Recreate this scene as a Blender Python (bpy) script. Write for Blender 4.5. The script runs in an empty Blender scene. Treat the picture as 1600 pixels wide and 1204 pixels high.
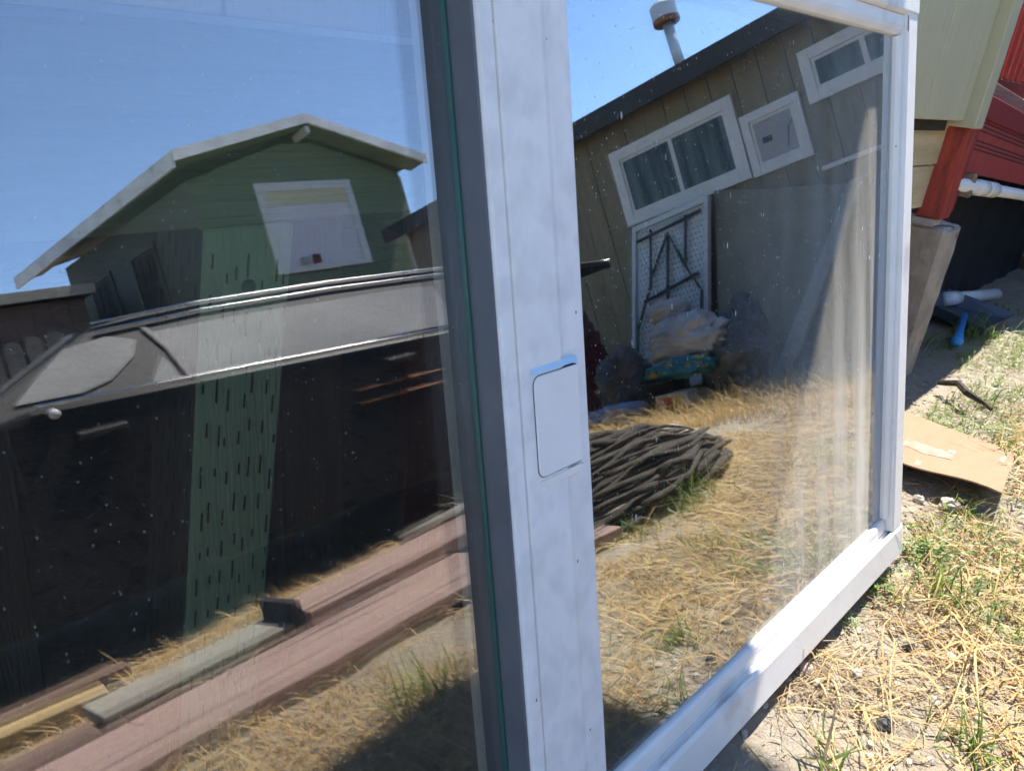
import bpy, bmesh, math, random
import numpy as np
from mathutils import Vector, Matrix, noise

random.seed(7); np.random.seed(7)
scene = bpy.context.scene
col = scene.collection
R_ = math.radians

# ------------------------------------------------------------------ camera
cam_d = bpy.data.cameras.new('camera'); cam = bpy.data.objects.new('camera', cam_d); col.objects.link(cam)
CAM = Vector((0, 0, .88))
right = Vector((.68795281, -.71910475, .09802701)); down = Vector((-.22317533, -.33813638, -.91425191)); fwd = Vector((.69058939, .60708496, -.39310832))
m = Matrix.Identity(4)
for i in range(3):
    m[i][0] = right[i]; m[i][1] = -down[i]; m[i][2] = -fwd[i]; m[i][3] = CAM[i]
cam.matrix_world = m
cam_d.sensor_width = 36; cam_d.lens = 27.07; cam_d.clip_start = .02; cam_d.clip_end = 2000
cam_d.dof.use_dof = True; cam_d.dof.focus_distance = 1.15; cam_d.dof.aperture_fstop = 11
scene.camera = cam

# ------------------------------------------------------------------ sky, sun, exposure
SUN = Vector((.6, .12, 1.0)).normalized()            # direction towards the sun
elev = math.asin(SUN.z); rot = math.atan2(SUN.x, SUN.y)
world = bpy.data.worlds.new('World'); scene.world = world; world.use_nodes = True
wn = world.node_tree.nodes; wl = world.node_tree.links
bg = wn['Background']; sky = wn.new('ShaderNodeTexSky'); sky.sky_type = 'NISHITA'; sky.sun_disc = False
sky.sun_elevation = elev; sky.sun_rotation = rot; sky.altitude = 1800; sky.air_density = .9; sky.dust_density = 0; sky.ozone_density = 3.4
wl.new(sky.outputs[0], bg.inputs['Color']); bg.inputs['Strength'].default_value = .13
sd = bpy.data.lights.new('sun', 'SUN'); sd.energy = 3.8; sd.angle = R_(.53); sd.color = (1, .955, .88)
sun = bpy.data.objects.new('sun', sd); col.objects.link(sun)
sun.rotation_euler = SUN.to_track_quat('Z', 'Y').to_euler(); sun.location = (6, 2, 12)
vs = scene.view_settings; vs.view_transform = 'Standard'; vs.look = 'None'; vs.exposure = 1.75; vs.gamma = 1; vs.use_curve_mapping = False
scene.cycles.max_bounces = 7; scene.cycles.diffuse_bounces = 3; scene.cycles.glossy_bounces = 5; scene.cycles.transparent_max_bounces = 14; scene.cycles.transmission_bounces = 3
scene.cycles.use_adaptive_sampling = True; scene.cycles.adaptive_threshold = .03; scene.cycles.adaptive_min_samples = 24; scene.cycles.time_limit = 600; scene.cycles.use_denoising = True

# ------------------------------------------------------------------ helpers
OFF = {}
def tag(o, label=None, cat=None, group=None, kind=None):
    if label: o['label'] = label
    if cat: o['category'] = cat
    if group: o['group'] = group
    if kind: o['kind'] = kind
    return o
def thing(name, loc, label, cat, group=None, rot=None):
    o = bpy.data.objects.new(name, None); col.objects.link(o); o.location = loc; o.empty_display_size = .1
    if rot: o.rotation_euler = rot
    OFF[o] = Vector((0, 0, 0)) if rot else Vector(loc)
    return tag(o, label, cat, group)
class MB:
    def __init__(s): s.v = []; s.f = []
    def add(s, vs, fs):
        n = len(s.v); s.v += [Vector(p) for p in vs]; s.f += [tuple(i + n for i in f) for f in fs]; return s
    def box(s, x0, x1, y0, y1, z0, z1):
        return s.add([(x0,y0,z0),(x1,y0,z0),(x1,y1,z0),(x0,y1,z0),(x0,y0,z1),(x1,y0,z1),(x1,y1,z1),(x0,y1,z1)],
                     [(0,3,2,1),(4,5,6,7),(0,1,5,4),(1,2,6,5),(2,3,7,6),(3,0,4,7)])
    def slab(s, quad, t):
        "closed slab: four corners, extruded by vector t"
        q = [Vector(p) for p in quad]; t = Vector(t); n = len(q)
        return s.add(q + [p + t for p in q], [tuple(range(n))[::-1], tuple(range(n, 2*n))] + [(i, (i+1) % n, n+(i+1) % n, n+i) for i in range(n)])
    def prism(s, poly, fn, a, b):
        "polygon (p,q) placed by fn(p,q,t), extruded from t=a to t=b"
        n = len(poly)
        return s.add([fn(p, q, a) for p, q in poly] + [fn(p, q, b) for p, q in poly],
                     [tuple(range(n))[::-1], tuple(range(n, 2*n))] + [(i, (i+1) % n, n+(i+1) % n, n+i) for i in range(n)])
    def tube(s, pts, r, k=8, cap=True):
        pts = [Vector(p) for p in pts]; rr = r if isinstance(r, (list, tuple)) else [r]*len(pts); n0 = len(s.v); up = Vector((0, 0, 1))
        for i, p in enumerate(pts):
            d = (pts[min(i+1, len(pts)-1)] - pts[max(i-1, 0)]).normalized()
            a = d.cross(up if abs(d.z) < .95 else Vector((1, 0, 0))).normalized(); b = d.cross(a)
            for j in range(k):
                t = 2*math.pi*j/k; s.v.append(p + (a*math.cos(t) + b*math.sin(t))*rr[i])
        for i in range(len(pts)-1):
            for j in range(k):
                s.f.append((n0+i*k+j, n0+i*k+(j+1) % k, n0+(i+1)*k+(j+1) % k, n0+(i+1)*k+j))
        if cap:
            s.f.append(tuple(n0+j for j in range(k))[::-1]); s.f.append(tuple(n0+(len(pts)-1)*k+j for j in range(k)))
        return s
    def lathe(s, prof, c, k=20, axis=(0, 0, 1)):
        q = Vector((0, 0, 1)).rotation_difference(Vector(axis).normalized()); n0 = len(s.v); c = Vector(c)
        for r, z in prof:
            for j in range(k):
                t = 2*math.pi*j/k; s.v.append(c + q @ Vector((r*math.cos(t), r*math.sin(t), z)))
        for i in range(len(prof)-1):
            for j in range(k):
                s.f.append((n0+i*k+j, n0+i*k+(j+1) % k, n0+(i+1)*k+(j+1) % k, n0+(i+1)*k+j))
        return s
    def blob(s, c, rad, seed=0, amp=.2, fr=2.0, nu=20, nv=12, flat=None, crease=0):
        "lumpy closed body"
        c = Vector(c); n0 = len(s.v)
        for i in range(nv+1):
            ph = math.pi*i/nv
            for j in range(nu):
                t = 2*math.pi*j/nu; d = Vector((math.sin(ph)*math.cos(t), math.sin(ph)*math.sin(t), math.cos(ph)))
                k = 1 + amp*(noise.noise(d*fr + Vector((seed*7.3, seed*1.7, 0))) + .5*noise.noise(d*fr*2.6 + Vector((seed*3.1, 0, 5))))
                if crease: k += crease*((1 - abs(noise.noise(d*4.5 + Vector((seed*2.3, 1, seed)))))**3 - .5) + crease*.6*((1 - abs(noise.noise(d*10 + Vector((seed, 3, 1)))))**3 - .5)
                p = Vector((d.x*rad[0], d.y*rad[1], d.z*rad[2]))*k + c
                if flat is not None and p.z < flat: p.z = flat
                s.v.append(p)
        for i in range(nv):
            for j in range(nu):
                s.f.append((n0+i*nu+j, n0+(i+1)*nu+j, n0+(i+1)*nu+(j+1) % nu, n0+i*nu+(j+1) % nu))
        return s
    def build(s, name, mat, parent=None, bevel=0, smooth=False, seg=2, sub=0):
        off = OFF.get(parent, Vector((0, 0, 0)))
        me = bpy.data.meshes.new(name); me.from_pydata([tuple(p - off) for p in s.v], [], s.f); me.update()
        if isinstance(mat, str): mat = M[mat]
        me.materials.append(mat)
        bm = bmesh.new(); bm.from_mesh(me); bmesh.ops.recalc_face_normals(bm, faces=bm.faces); bm.to_mesh(me); bm.free()
        o = bpy.data.objects.new(name, me); col.objects.link(o)
        if parent: o.parent = parent; OFF[o] = off
        if bevel:
            b = o.modifiers.new('bevel', 'BEVEL'); b.width = bevel; b.segments = seg; b.limit_method = 'ANGLE'; b.angle_limit = R_(35)
        if sub:
            b = o.modifiers.new('sub', 'SUBSURF'); b.levels = sub; b.render_levels = sub
        if smooth:
            for p in me.polygons: p.use_smooth = True
        return o
def based(mb, name, mat, label, cat, group=None, **k):
    "a top-level thing made of one mesh, its origin at its base"
    zs = min(p.z for p in mb.v); n = len(mb.v); c = sum(mb.v, Vector())/n; c.z = zs
    for p in mb.v: p -= c
    o = mb.build(name, mat, None, **k); o.location = c
    return tag(o, label, cat, group)

# ------------------------------------------------------------------ materials
M = {}
def mat(name, c, rough=.6, var=None, vs=8, amt=.5, bump=0, bs=40, metal=0, stretch=(1, 1, 1), detail=6, spec=.5, c3=None, c3s=3, c3lo=.55, c3hi=.7, coat=0, specks=0):
    m = bpy.data.materials.new(name); m.use_nodes = True; nt = m.node_tree; N = nt.nodes; L = nt.links
    p = N['Principled BSDF']; p.inputs['Roughness'].default_value = rough; p.inputs['Metallic'].default_value = metal
    p.inputs['Specular IOR Level'].default_value = spec; p.inputs['Coat Weight'].default_value = coat
    p.inputs['Base Color'].default_value = (*c, 1)
    tc = N.new('ShaderNodeTexCoord'); mp = N.new('ShaderNodeMapping'); mp.inputs['Scale'].default_value = stretch; L.new(tc.outputs['Object'], mp.inputs[0])
    out = None
    if var:
        n = N.new('ShaderNodeTexNoise'); n.inputs['Scale'].default_value = vs; n.inputs['Detail'].default_value = detail; n.inputs['Roughness'].default_value = .6; L.new(mp.outputs[0], n.inputs[0])
        r = N.new('ShaderNodeMapRange'); r.inputs[1].default_value = .5 - .25/amt*.5; r.inputs[2].default_value = .5 + .25/amt*.5; L.new(n.outputs[0], r.inputs[0])
        x = N.new('ShaderNodeMix'); x.data_type = 'RGBA'; x.inputs[6].default_value = (*c, 1); x.inputs[7].default_value = (*var, 1); L.new(r.outputs[0], x.inputs[0]); out = x.outputs[2]
        if c3:
            n = N.new('ShaderNodeTexNoise'); n.inputs['Scale'].default_value = c3s; n.inputs['Detail'].default_value = 8; L.new(mp.outputs[0], n.inputs[0])
            r = N.new('ShaderNodeMapRange'); r.inputs[1].default_value = c3lo; r.inputs[2].default_value = c3hi; L.new(n.outputs[0], r.inputs[0])
            x = N.new('ShaderNodeMix'); x.data_type = 'RGBA'; x.inputs[7].default_value = (*c3, 1); L.new(out, x.inputs[6]); L.new(r.outputs[0], x.inputs[0]); out = x.outputs[2]
        if specks:
            v = N.new('ShaderNodeTexVoronoi'); v.inputs['Scale'].default_value = 75; mq = N.new('ShaderNodeMapping'); mq.inputs['Scale'].default_value = (1, 1, .6); L.new(tc.outputs['Object'], mq.inputs[0]); L.new(mq.outputs[0], v.inputs[0])
            r = N.new('ShaderNodeMapRange'); r.inputs[1].default_value = .10; r.inputs[2].default_value = .05; L.new(v.outputs['Distance'], r.inputs[0])
            sp = N.new('ShaderNodeSeparateColor'); L.new(v.outputs['Color'], sp.inputs[0]); lt = N.new('ShaderNodeMath'); lt.operation = 'LESS_THAN'; lt.inputs[1].default_value = specks; L.new(sp.outputs[0], lt.inputs[0])
            mu = N.new('ShaderNodeMath'); mu.operation = 'MULTIPLY'; L.new(r.outputs[0], mu.inputs[0]); L.new(lt.outputs[0], mu.inputs[1])
            x = N.new('ShaderNodeMix'); x.data_type = 'RGBA'; x.inputs[7].default_value = (.10, .08, .06, 1); L.new(out, x.inputs[6]); L.new(mu.outputs[0], x.inputs[0]); out = x.outputs[2]
        L.new(out, p.inputs['Base Color'])
    if bump:
        n = N.new('ShaderNodeTexNoise'); n.inputs['Scale'].default_value = bs; n.inputs['Detail'].default_value = 8; L.new(mp.outputs[0], n.inputs[0])
        b = N.new('ShaderNodeBump'); b.inputs['Strength'].default_value = bump; b.inputs['Distance'].default_value = .01; L.new(n.outputs[0], b.inputs['Height']); L.new(b.outputs[0], p.inputs['Normal'])
    M[name] = m; return m

mat('vinyl', (.86, .825, .76), .5, (.81, .77, .70), 14, .8, .05, 90, spec=.35, c3=(.60, .57, .52), c3s=9, c3lo=.60, c3hi=.75, specks=.10)
mat('vinyl_scuffed', (.86, .825, .765), .55, (.80, .765, .71), 30, .9, .05, 60, stretch=(1, 1, .8), spec=.3, c3=(.72, .695, .65), c3s=40, c3lo=.46, c3hi=.70, specks=.10)
mat('sky_blue_tint', (.42, .62, .80), .35, (.5, .68, .83), 20, .7)
mat('vinyl_grey', (.13, .135, .145), .4, (.10, .105, .115), 12, .8)
mat('gasket', (.03, .095, .078), .35)
mat('dark_gasket', (.10, .095, .085), .7)
mat('spacer', (.10, .10, .11), .5)
mat('seam', (.02, .02, .022), .8)
mat('seam_brown', (.30, .24, .19), .8)
mat('siding', (.50, .47, .29), .6, (.46, .43, .265), 5, .6, .25, 60, stretch=(6, 6, .6), c3=(.30, .29, .19), c3s=5, c3lo=.66, c3hi=.8)
mat('trim_green', (.48, .455, .29), .6, (.42, .40, .25), 6, .6, .2, 60)
mat('skirt_yellow', (.60, .50, .29), .7, (.38, .31, .16), 4, .8, .4, 30, stretch=(.5, 4, 5), c3=(.16, .13, .08), c3s=7, c3lo=.66, c3hi=.74)
mat('beam_green', (.15, .20, .11), .7, (.10, .145, .08), 5, .7, .5, 20, stretch=(.4, 5, 9), c3=(.03, .04, .025), c3s=2.2, c3lo=.64, c3hi=.70)
mat('post_green', (.27, .39, .22), .7, (.21, .31, .17), 8, .7, .4, 40, stretch=(6, 6, .5))
mat('post_brown', (.065, .06, .045), .85, (.04, .037, .03), 8, .7, .4, 40, stretch=(6, 6, .5))
mat('board_brown', (.11, .085, .065), .85, (.07, .055, .045), 6, .8, .3, 30, stretch=(5, 5, .5))
mat('board_red', (.17, .07, .065), .85, (.11, .045, .045), 6, .8, .3, 30, stretch=(5, 5, .5))
mat('incision', (.02, .025, .015), .9)
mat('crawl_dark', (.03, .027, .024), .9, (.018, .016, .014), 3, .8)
mat('roofing', (.045, .042, .04), .9, (.03, .028, .027), 20, .6, .4, 60)
mat('red_paint', (.36, .055, .045), .55, (.27, .035, .035), 7, .7, .3, 50, stretch=(3, 3, .8))
mat('red_dark', (.24, .026, .03), .55, (.17, .018, .024), 6, .7, .25, 50)
mat('red_rust', (.38, .048, .026), .65, (.24, .028, .018), 6, .9, .4, 30, stretch=(3, 3, .8), c3=(.05, .015, .01), c3s=7, c3lo=.58, c3hi=.75)
mat('red_bright', (.55, .06, .03), .55, (.42, .04, .03), 5, .8, .2, 40)
mat('concrete', (.40, .355, .29), .9, (.27, .23, .185), 9, .9, .7, 35, c3=(.12, .10, .08), c3s=14, c3lo=.63, c3hi=.7)
mat('pvc', (.74, .74, .72), .35, (.66, .65, .6), 10, .6)
mat('black_sheet', (.012, .013, .018), .5, (.02, .021, .028), 3, .8, .3, 6)
mat('blue_plastic', (.05, .28, .62), .35, (.04, .24, .55), 10, .6)
mat('grey_plastic', (.06, .07, .09), .4, (.08, .09, .11), 6, .6)
mat('cardboard', (.33, .195, .115), .85, (.30, .175, .10), 6, .7, .15, 50, stretch=(1, 5, 1))
mat('cardboard_edge', (.22, .13, .07), .9)
mat('tape', (.36, .29, .24), .4, (.33, .21, .13), 30, .9)
mat('print_grey', (.30, .23, .18), .8)
mat('stone_dark', (.06, .055, .05), .85, (.11, .10, .09), 60, .8, .6, 90)
mat('stone_pale', (.42, .38, .32), .85, (.30, .27, .23), 40, .8, .5, 80)
mat('stone_pink', (.40, .29, .22), .85, (.33, .24, .19), 40, .8, .5, 80)
mat('wall_olive', (.18, .145, .08), .75, (.14, .112, .062), 3, .8, .2, 40, stretch=(4, 4, .5), c3=(.07, .058, .035), c3s=1.6, c3lo=.56, c3hi=.74)
mat('wall_green', (.11, .14, .075), .75, (.085, .112, .06), 2, .7, .2, 30, stretch=(.5, .5, 6))
mat('wall_green_dark', (.075, .085, .06), .75, (.055, .065, .05), 2, .7)
mat('white_trim', (.56, .53, .48), .5, (.49, .46, .42), 8, .7)
mat('white_fascia', (.70, .70, .68), .6, (.50, .49, .46), 3, .9, c3=(.25, .24, .22), c3s=6, c3lo=.64, c3hi=.72)
mat('blind', (.62, .57, .56), .8, (.55, .5, .5), 2, .6, stretch=(.3, .3, 30))
mat('blind_warm', (.55, .47, .30), .8, (.5, .42, .27), 2, .6)
mat('house_glass', (.010, .018, .016), .12, (.075, .095, .075), 3, 1.2, spec=.25, stretch=(3, 3, .25), detail=2)
mat('grey_board', (.30, .28, .275), .8, (.25, .235, .23), 4, .7)
mat('plywood_grey', (.205, .175, .12), .85, (.16, .137, .095), 3, .8, .2, 20, stretch=(3, 3, .6))
mat('galvanised', (.50, .51, .52), .45, (.40, .41, .42), 12, .7, metal=.4)
mat('rust', (.28, .12, .05), .8, (.16, .07, .03), 12, .8)
mat('car_black', (.010, .009, .009), .45, spec=.18)
mat('car_trim', (.012, .012, .012), .6)
mat('car_glass', (.30, .29, .26), .22, (.22, .21, .19), 2.5, .9, spec=.8, stretch=(1, 1, 3))
mat('chrome', (.75, .73, .70), .18, metal=1)
mat('tyre', (.015, .015, .015), .85)
mat('alloy', (.30, .30, .31), .35, metal=.8)
mat('lamp_red', (.30, .02, .02), .2)
mat('lamp_clear', (.6, .6, .6), .1)
mat('table_plastic', (.50, .50, .47), .6, (.42, .42, .39), 8, .6)
mat('dimple', (.15, .14, .13), .8)
mat('dark_steel', (.03, .03, .032), .5, (.05, .045, .04), 20, .6)
mat('white_bag', (.50, .48, .46), .5, (.40, .385, .37), 5, .7, 1, 11)
mat('grey_bag', (.15, .14, .13), .5, (.10, .095, .09), 6, .6, 1, 12)
mat('tub_plastic', (.46, .45, .42), .45, (.52, .50, .47), 4, .6)
mat('teal_bag', (.03, .25, .28), .5, (.02, .14, .2), 14, .8, c3=(.5, .30, .05), c3s=11, c3lo=.55, c3hi=.6)
mat('orange_print', (.5, .10, .03), .5)
mat('yellow_print', (.6, .45, .08), .5)
mat('bin_black', (.015, .015, .015), .5)
mat('maroon_cloth', (.12, .018, .02), .8, (.08, .012, .014), 8, .7, .3, 20)
mat('light_blue_cloth', (.35, .45, .62), .8, (.28, .36, .5), 6, .7, .4, 14)
mat('fence_brown', (.16, .095, .065), .8, (.12, .07, .05), 4, .8, .2, 20, stretch=(4, 4, .6))
mat('fence_grey', (.09, .085, .075), .85, (.06, .057, .05), 4, .8, stretch=(4, 4, .6))
mat('bark', (.075, .058, .043), .9, (.035, .027, .02), 14, .8, .8, 40, stretch=(.5, 3, 3))
mat('cut_wood', (.42, .35, .26), .85, (.28, .22, .16), 20, .8, .5, 40)
mat('plank_red', (.36, .245, .20), .85, (.27, .18, .15), 5, .9, .5, 20, stretch=(.4, 8, 8), c3=(.10, .065, .055), c3s=3, c3lo=.60, c3hi=.70)
mat('plank_dark', (.24, .16, .11), .8, (.16, .10, .075), 3, .8, .3, 20, stretch=(.5, 6, 6))
mat('plank_grey', (.32, .29, .23), .85, (.22, .20, .16), 3, .8, .3, 20, stretch=(.5, 6, 6))
mat('plank_yellow', (.50, .36, .17), .8, (.38, .27, .13), 3, .8, .3, 20, stretch=(.5, 6, 6))

# soil: beige crumbly earth with paler dust and a trace of litter
def soil_mat():
    m = bpy.data.materials.new('soil'); m.use_nodes = True; nt = m.node_tree; N = nt.nodes; L = nt.links; p = N['Principled BSDF']; p.inputs['Roughness'].default_value = .95; p.inputs['Specular IOR Level'].default_value = .2
    tc = N.new('ShaderNodeTexCoord')
    def nz(sc, det=8, ro=.6):
        n = N.new('ShaderNodeTexNoise'); n.inputs['Scale'].default_value = sc; n.inputs['Detail'].default_value = det; n.inputs['Roughness'].default_value = ro; L.new(tc.outputs['Object'], n.inputs[0]); return n.outputs[0]
    def mr(x, a, b):
        r = N.new('ShaderNodeMapRange'); r.inputs[1].default_value = a; r.inputs[2].default_value = b; L.new(x, r.inputs[0]); return r.outputs[0]
    def mx(f, a, b):
        x = N.new('ShaderNodeMix'); x.data_type = 'RGBA'; L.new(f, x.inputs[0])
        for k, c in ((6, a), (7, b)):
            if isinstance(c, tuple): x.inputs[k].default_value = (*c, 1)
            else: L.new(c, x.inputs[k])
        return x.outputs[2]
    c = mx(mr(nz(3.5), .35, .65), (.30, .245, .18), (.38, .33, .26))
    c = mx(mr(nz(26), .52, .72), c, (.20, .155, .11))
    c = mx(mr(nz(1.3), .52, .66), c, (.38, .31, .21))
    c = mx(mr(nz(110, 4), .6, .72), c, (.46, .42, .35))
    L.new(c, p.inputs['Base Color'])
    b = N.new('ShaderNodeBump'); b.inputs['Strength'].default_value = .8; b.inputs['Distance'].default_value = .02; L.new(nz(45, 10, .7), b.inputs['Height']); L.new(b.outputs[0], p.inputs['Normal'])
    M['soil'] = m
soil_mat()
def blade_mat(name, rough=.6, trans=.35):
    "blades: colour per blade from an attribute"
    m = bpy.data.materials.new(name); m.use_nodes = True; nt = m.node_tree; N = nt.nodes; L = nt.links; p = N['Principled BSDF']
    a = N.new('ShaderNodeAttribute'); a.attribute_name = 'tint'; L.new(a.outputs['Color'], p.inputs['Base Color']); p.inputs['Roughness'].default_value = rough
    t = N.new('ShaderNodeBsdfTranslucent'); L.new(a.outputs['Color'], t.inputs[0]); x = N.new('ShaderNodeMixShader'); x.inputs[0].default_value = trans
    L.new(p.outputs[0], x.inputs[1]); L.new(t.outputs[0], x.inputs[2]); L.new(x.outputs[0], N['Material Output'].inputs[0]); M[name] = m
blade_mat('straw', .6, .25); blade_mat('leaf', .45, .4)

# glass: coated double glazing. r0 = share mirrored face-on, rising at a slant; dirt = outside dust film, shaped to imitate sunlit haze, and white flecks
def glass_mat(name, r0, tint, dirt=0.0, wave=.0):
    m = bpy.data.materials.new(name); m.use_nodes = True; nt = m.node_tree; N = nt.nodes; L = nt.links; N.remove(N['Principled BSDF'])
    lw = N.new('ShaderNodeLayerWeight'); lw.inputs[0].default_value = .5
    pw = N.new('ShaderNodeMath'); pw.operation = 'POWER'; pw.inputs[1].default_value = 4; L.new(lw.outputs['Facing'], pw.inputs[0])
    ma = N.new('ShaderNodeMath'); ma.operation = 'MULTIPLY_ADD'; ma.inputs[1].default_value = 1 - r0; ma.inputs[2].default_value = r0; L.new(pw.outputs[0], ma.inputs[0])
    g = N.new('ShaderNodeBsdfGlossy'); g.inputs['Roughness'].default_value = 0; g.inputs['Color'].default_value = (.97, .985, 1, 1)
    t = N.new('ShaderNodeBsdfTransparent'); t.inputs[0].default_value = (*tint, 1)
    x = N.new('ShaderNodeMixShader'); L.new(ma.outputs[0], x.inputs[0]); L.new(t.outputs[0], x.inputs[1]); L.new(g.outputs[0], x.inputs[2]); out = x.outputs[0]
    tc = N.new('ShaderNodeTexCoord')
    if wave:
        n = N.new('ShaderNodeTexNoise'); n.inputs['Scale'].default_value = 2.2; n.inputs['Detail'].default_value = 1; L.new(tc.outputs['Object'], n.inputs[0])
        b = N.new('ShaderNodeBump'); b.inputs['Strength'].default_value = 1; b.inputs['Distance'].default_value = wave; L.new(n.outputs[0], b.inputs['Height']); L.new(b.outputs[0], g.inputs['Normal'])
    if dirt:
        def math_(op, a, b=None):
            k = N.new('ShaderNodeMath'); k.operation = op; k.use_clamp = op in ('ADD',)
            for i, q in enumerate((a, b)):
                if q is None: continue
                if isinstance(q, (int, float)): k.inputs[i].default_value = q
                else: L.new(q, k.inputs[i])
            return k.outputs[0]
        def nz(sc, det=6, st=(1, 1, 1)):
            mp = N.new('ShaderNodeMapping'); mp.inputs['Scale'].default_value = st; L.new(tc.outputs['Object'], mp.inputs[0])
            n = N.new('ShaderNodeTexNoise'); n.inputs['Scale'].default_value = sc; n.inputs['Detail'].default_value = det; L.new(mp.outputs[0], n.inputs[0]); return n.outputs[0]
        def mr(v, a, b, c=0, d=1):
            r = N.new('ShaderNodeMapRange'); r.inputs[1].default_value = a; r.inputs[2].default_value = b; r.inputs[3].default_value = c; r.inputs[4].default_value = d; L.new(v, r.inputs[0]); return r.outputs[0]
        sep = N.new('ShaderNodeSeparateXYZ'); L.new(tc.outputs['Object'], sep.inputs[0])
        # rain-streaked dust film, thickened towards jamb and bottom to imitate a sunlit haze
        film = math_('MULTIPLY', mr(sep.outputs[0], .42, .98), mr(nz(7, 4, (3, 1, .35)), .35, .7, .38, 1))
        film = math_('MULTIPLY', film, mr(sep.outputs[2], .95, .25, .25, 1))
        film = math_('MULTIPLY', film, .95*dirt)
        film = math_('ADD', film, mr(nz(3, 2), .4, .8, .002, .014))
        # fine flecks and larger splashes running down
        def dots(sc, st, rad, dens, fac):
            mp = N.new('ShaderNodeMapping'); mp.inputs['Scale'].default_value = st; L.new(tc.outputs['Object'], mp.inputs[0])
            v = N.new('ShaderNodeTexVoronoi'); v.inputs['Scale'].default_value = sc; L.new(mp.outputs[0], v.inputs[0])
            hit = mr(v.outputs['Distance'], rad, rad*.5)
            sp = N.new('ShaderNodeSeparateColor'); L.new(v.outputs['Color'], sp.inputs[0])
            keep = math_('LESS_THAN', sp.outputs[0], dens)
            return math_('MULTIPLY', math_('MULTIPLY', hit, keep), fac)
        fl = math_('MAXIMUM', dots(190, (1, 1, .7), .22, .14, .7), dots(60, (1, 1, .4), .13, .20*dirt, 1)) if dirt > .5 else dots(330, (1, 1, .6), .22, .07, .5)
        if dirt > .5: fl = math_('MAXIMUM', fl, math_('MULTIPLY', dots(22, (1.4, 1, .28), .10, .12*dirt, .75), mr(nz(30, 4), .4, .6)))
        tot = math_('MAXIMUM', film, fl)
        d = N.new('ShaderNodeBsdfDiffuse'); d.inputs[0].default_value = (.66, .62, .54, 1); tl = N.new('ShaderNodeBsdfTranslucent'); tl.inputs[0].default_value = (.70, .67, .60, 1)
        ge = N.new('ShaderNodeNewGeometry'); va = N.new('ShaderNodeVectorMath'); va.operation = 'ADD'; va.inputs[1].default_value = (0, 0, .8); L.new(ge.outputs['Normal'], va.inputs[0])
        vn = N.new('ShaderNodeVectorMath'); vn.operation = 'NORMALIZE'; L.new(va.outputs[0], vn.inputs[0]); L.new(vn.outputs[0], d.inputs['Normal'])
        y = N.new('ShaderNodeMixShader'); y.inputs[0].default_value = .3; L.new(d.outputs[0], y.inputs[1]); L.new(tl.outputs[0], y.inputs[2])
        z = N.new('ShaderNodeMixShader'); L.new(tot, z.inputs[0]); L.new(out, z.inputs[1]); L.new(y.outputs[0], z.inputs[2]); out = z.outputs[0]
    L.new(out, N['Material Output'].inputs[0]); M[name] = m
glass_mat('glass_left', .145, (.98, .972, .965), .10, .00004)
glass_mat('glass_left_inner', .115, (.97, .965, .955), 0, .00005)
glass_mat('glass_right', .31, (.84, .87, .86), 1.0, .00004)
glass_mat('glass_right_inner', .24, (.80, .83, .82), 0, .00005)
# insect screen behind the right pane: fine dark mesh that lets a little light through
def screen_mat():
    m = bpy.data.materials.new('screen_mesh'); m.use_nodes = True; N = m.node_tree.nodes; L = m.node_tree.links; p = N['Principled BSDF']; p.inputs['Base Color'].default_value = (.03, .032, .033, 1); p.inputs['Roughness'].default_value = .6
    t = N.new('ShaderNodeBsdfTransparent'); x = N.new('ShaderNodeMixShader'); x.inputs[0].default_value = .74; L.new(t.outputs[0], x.inputs[1]); L.new(p.outputs[0], x.inputs[2]); L.new(x.outputs[0], N['Material Output'].inputs[0]); M['screen_mesh'] = m
screen_mat()

# ------------------------------------------------------------------ ground
def gh(x, y):
    "height of the ground"
    p = Vector((x, y, 0)); k = 1.0 if abs(x) < 12 and abs(y) < 12 else 0
    return k*(.016*noise.noise(p*2.3) + .008*noise.noise(p*7) + .004*noise.noise(p*19)) - .006
def make_ground():
    def axis(c0, c1, step, far):
        a = list(np.arange(c0, c1 + 1e-6, step)); d = step; x = c1
        while x < far: d *= 1.35; x += d; a.append(x)
        d = step; x = c0
        while x > -far: d *= 1.35; x -= d; a.insert(0, x)
        return a
    xs = axis(-.4, 4.6, .03, 400); ys = axis(-3.0, 1.2, .03, 400); nx, ny = len(xs), len(ys)
    v = [(x, y, gh(x, y)) for y in ys for x in xs]; f = [(j*nx+i, j*nx+i+1, (j+1)*nx+i+1, (j+1)*nx+i) for j in range(ny-1) for i in range(nx-1)]
    me = bpy.data.meshes.new('ground'); me.from_pydata(v, [], f); me.materials.append(M['soil']); me.polygons.foreach_set('use_smooth', [True]*len(f))
    o = bpy.data.objects.new('ground', me); col.objects.link(o); o['kind'] = 'structure'
make_ground()

# ------------------------------------------------------------------ raised house behind the window
house = thing('raised_house', (0, .66, 0), 'pale green raised house that the window leans against, siding at top right', 'house')
WY = .655
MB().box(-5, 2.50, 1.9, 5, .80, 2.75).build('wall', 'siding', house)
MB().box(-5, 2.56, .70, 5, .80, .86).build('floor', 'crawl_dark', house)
x = -4.99; i = 0; PT = 1.25                                 # made-up low parapet and open porch, so the sun clears the siding
while x < 2.50:
    w = .205; x1 = min(x + w, 2.545); z0 = .885 if x1 < 1.66 else .832
    MB().box(x + .004, x1, WY - .002*(i % 2), .698, z0, PT).build('siding_plank', 'siding', house, bevel=.004)
    x += w; i += 1
MB().box(-4.99, 2.545, .672, .72, .886, PT-.001).build('siding_backing', 'seam', house)
MB().box(2.549, 2.632, .622, .70, .815, PT).build('corner_trim', 'trim_green', house, bevel=.004)
MB().box(-4.99, 2.64, .61, .745, PT+.001, PT+.035).build('cap_rail', 'trim_green', house, bevel=.004)
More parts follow.
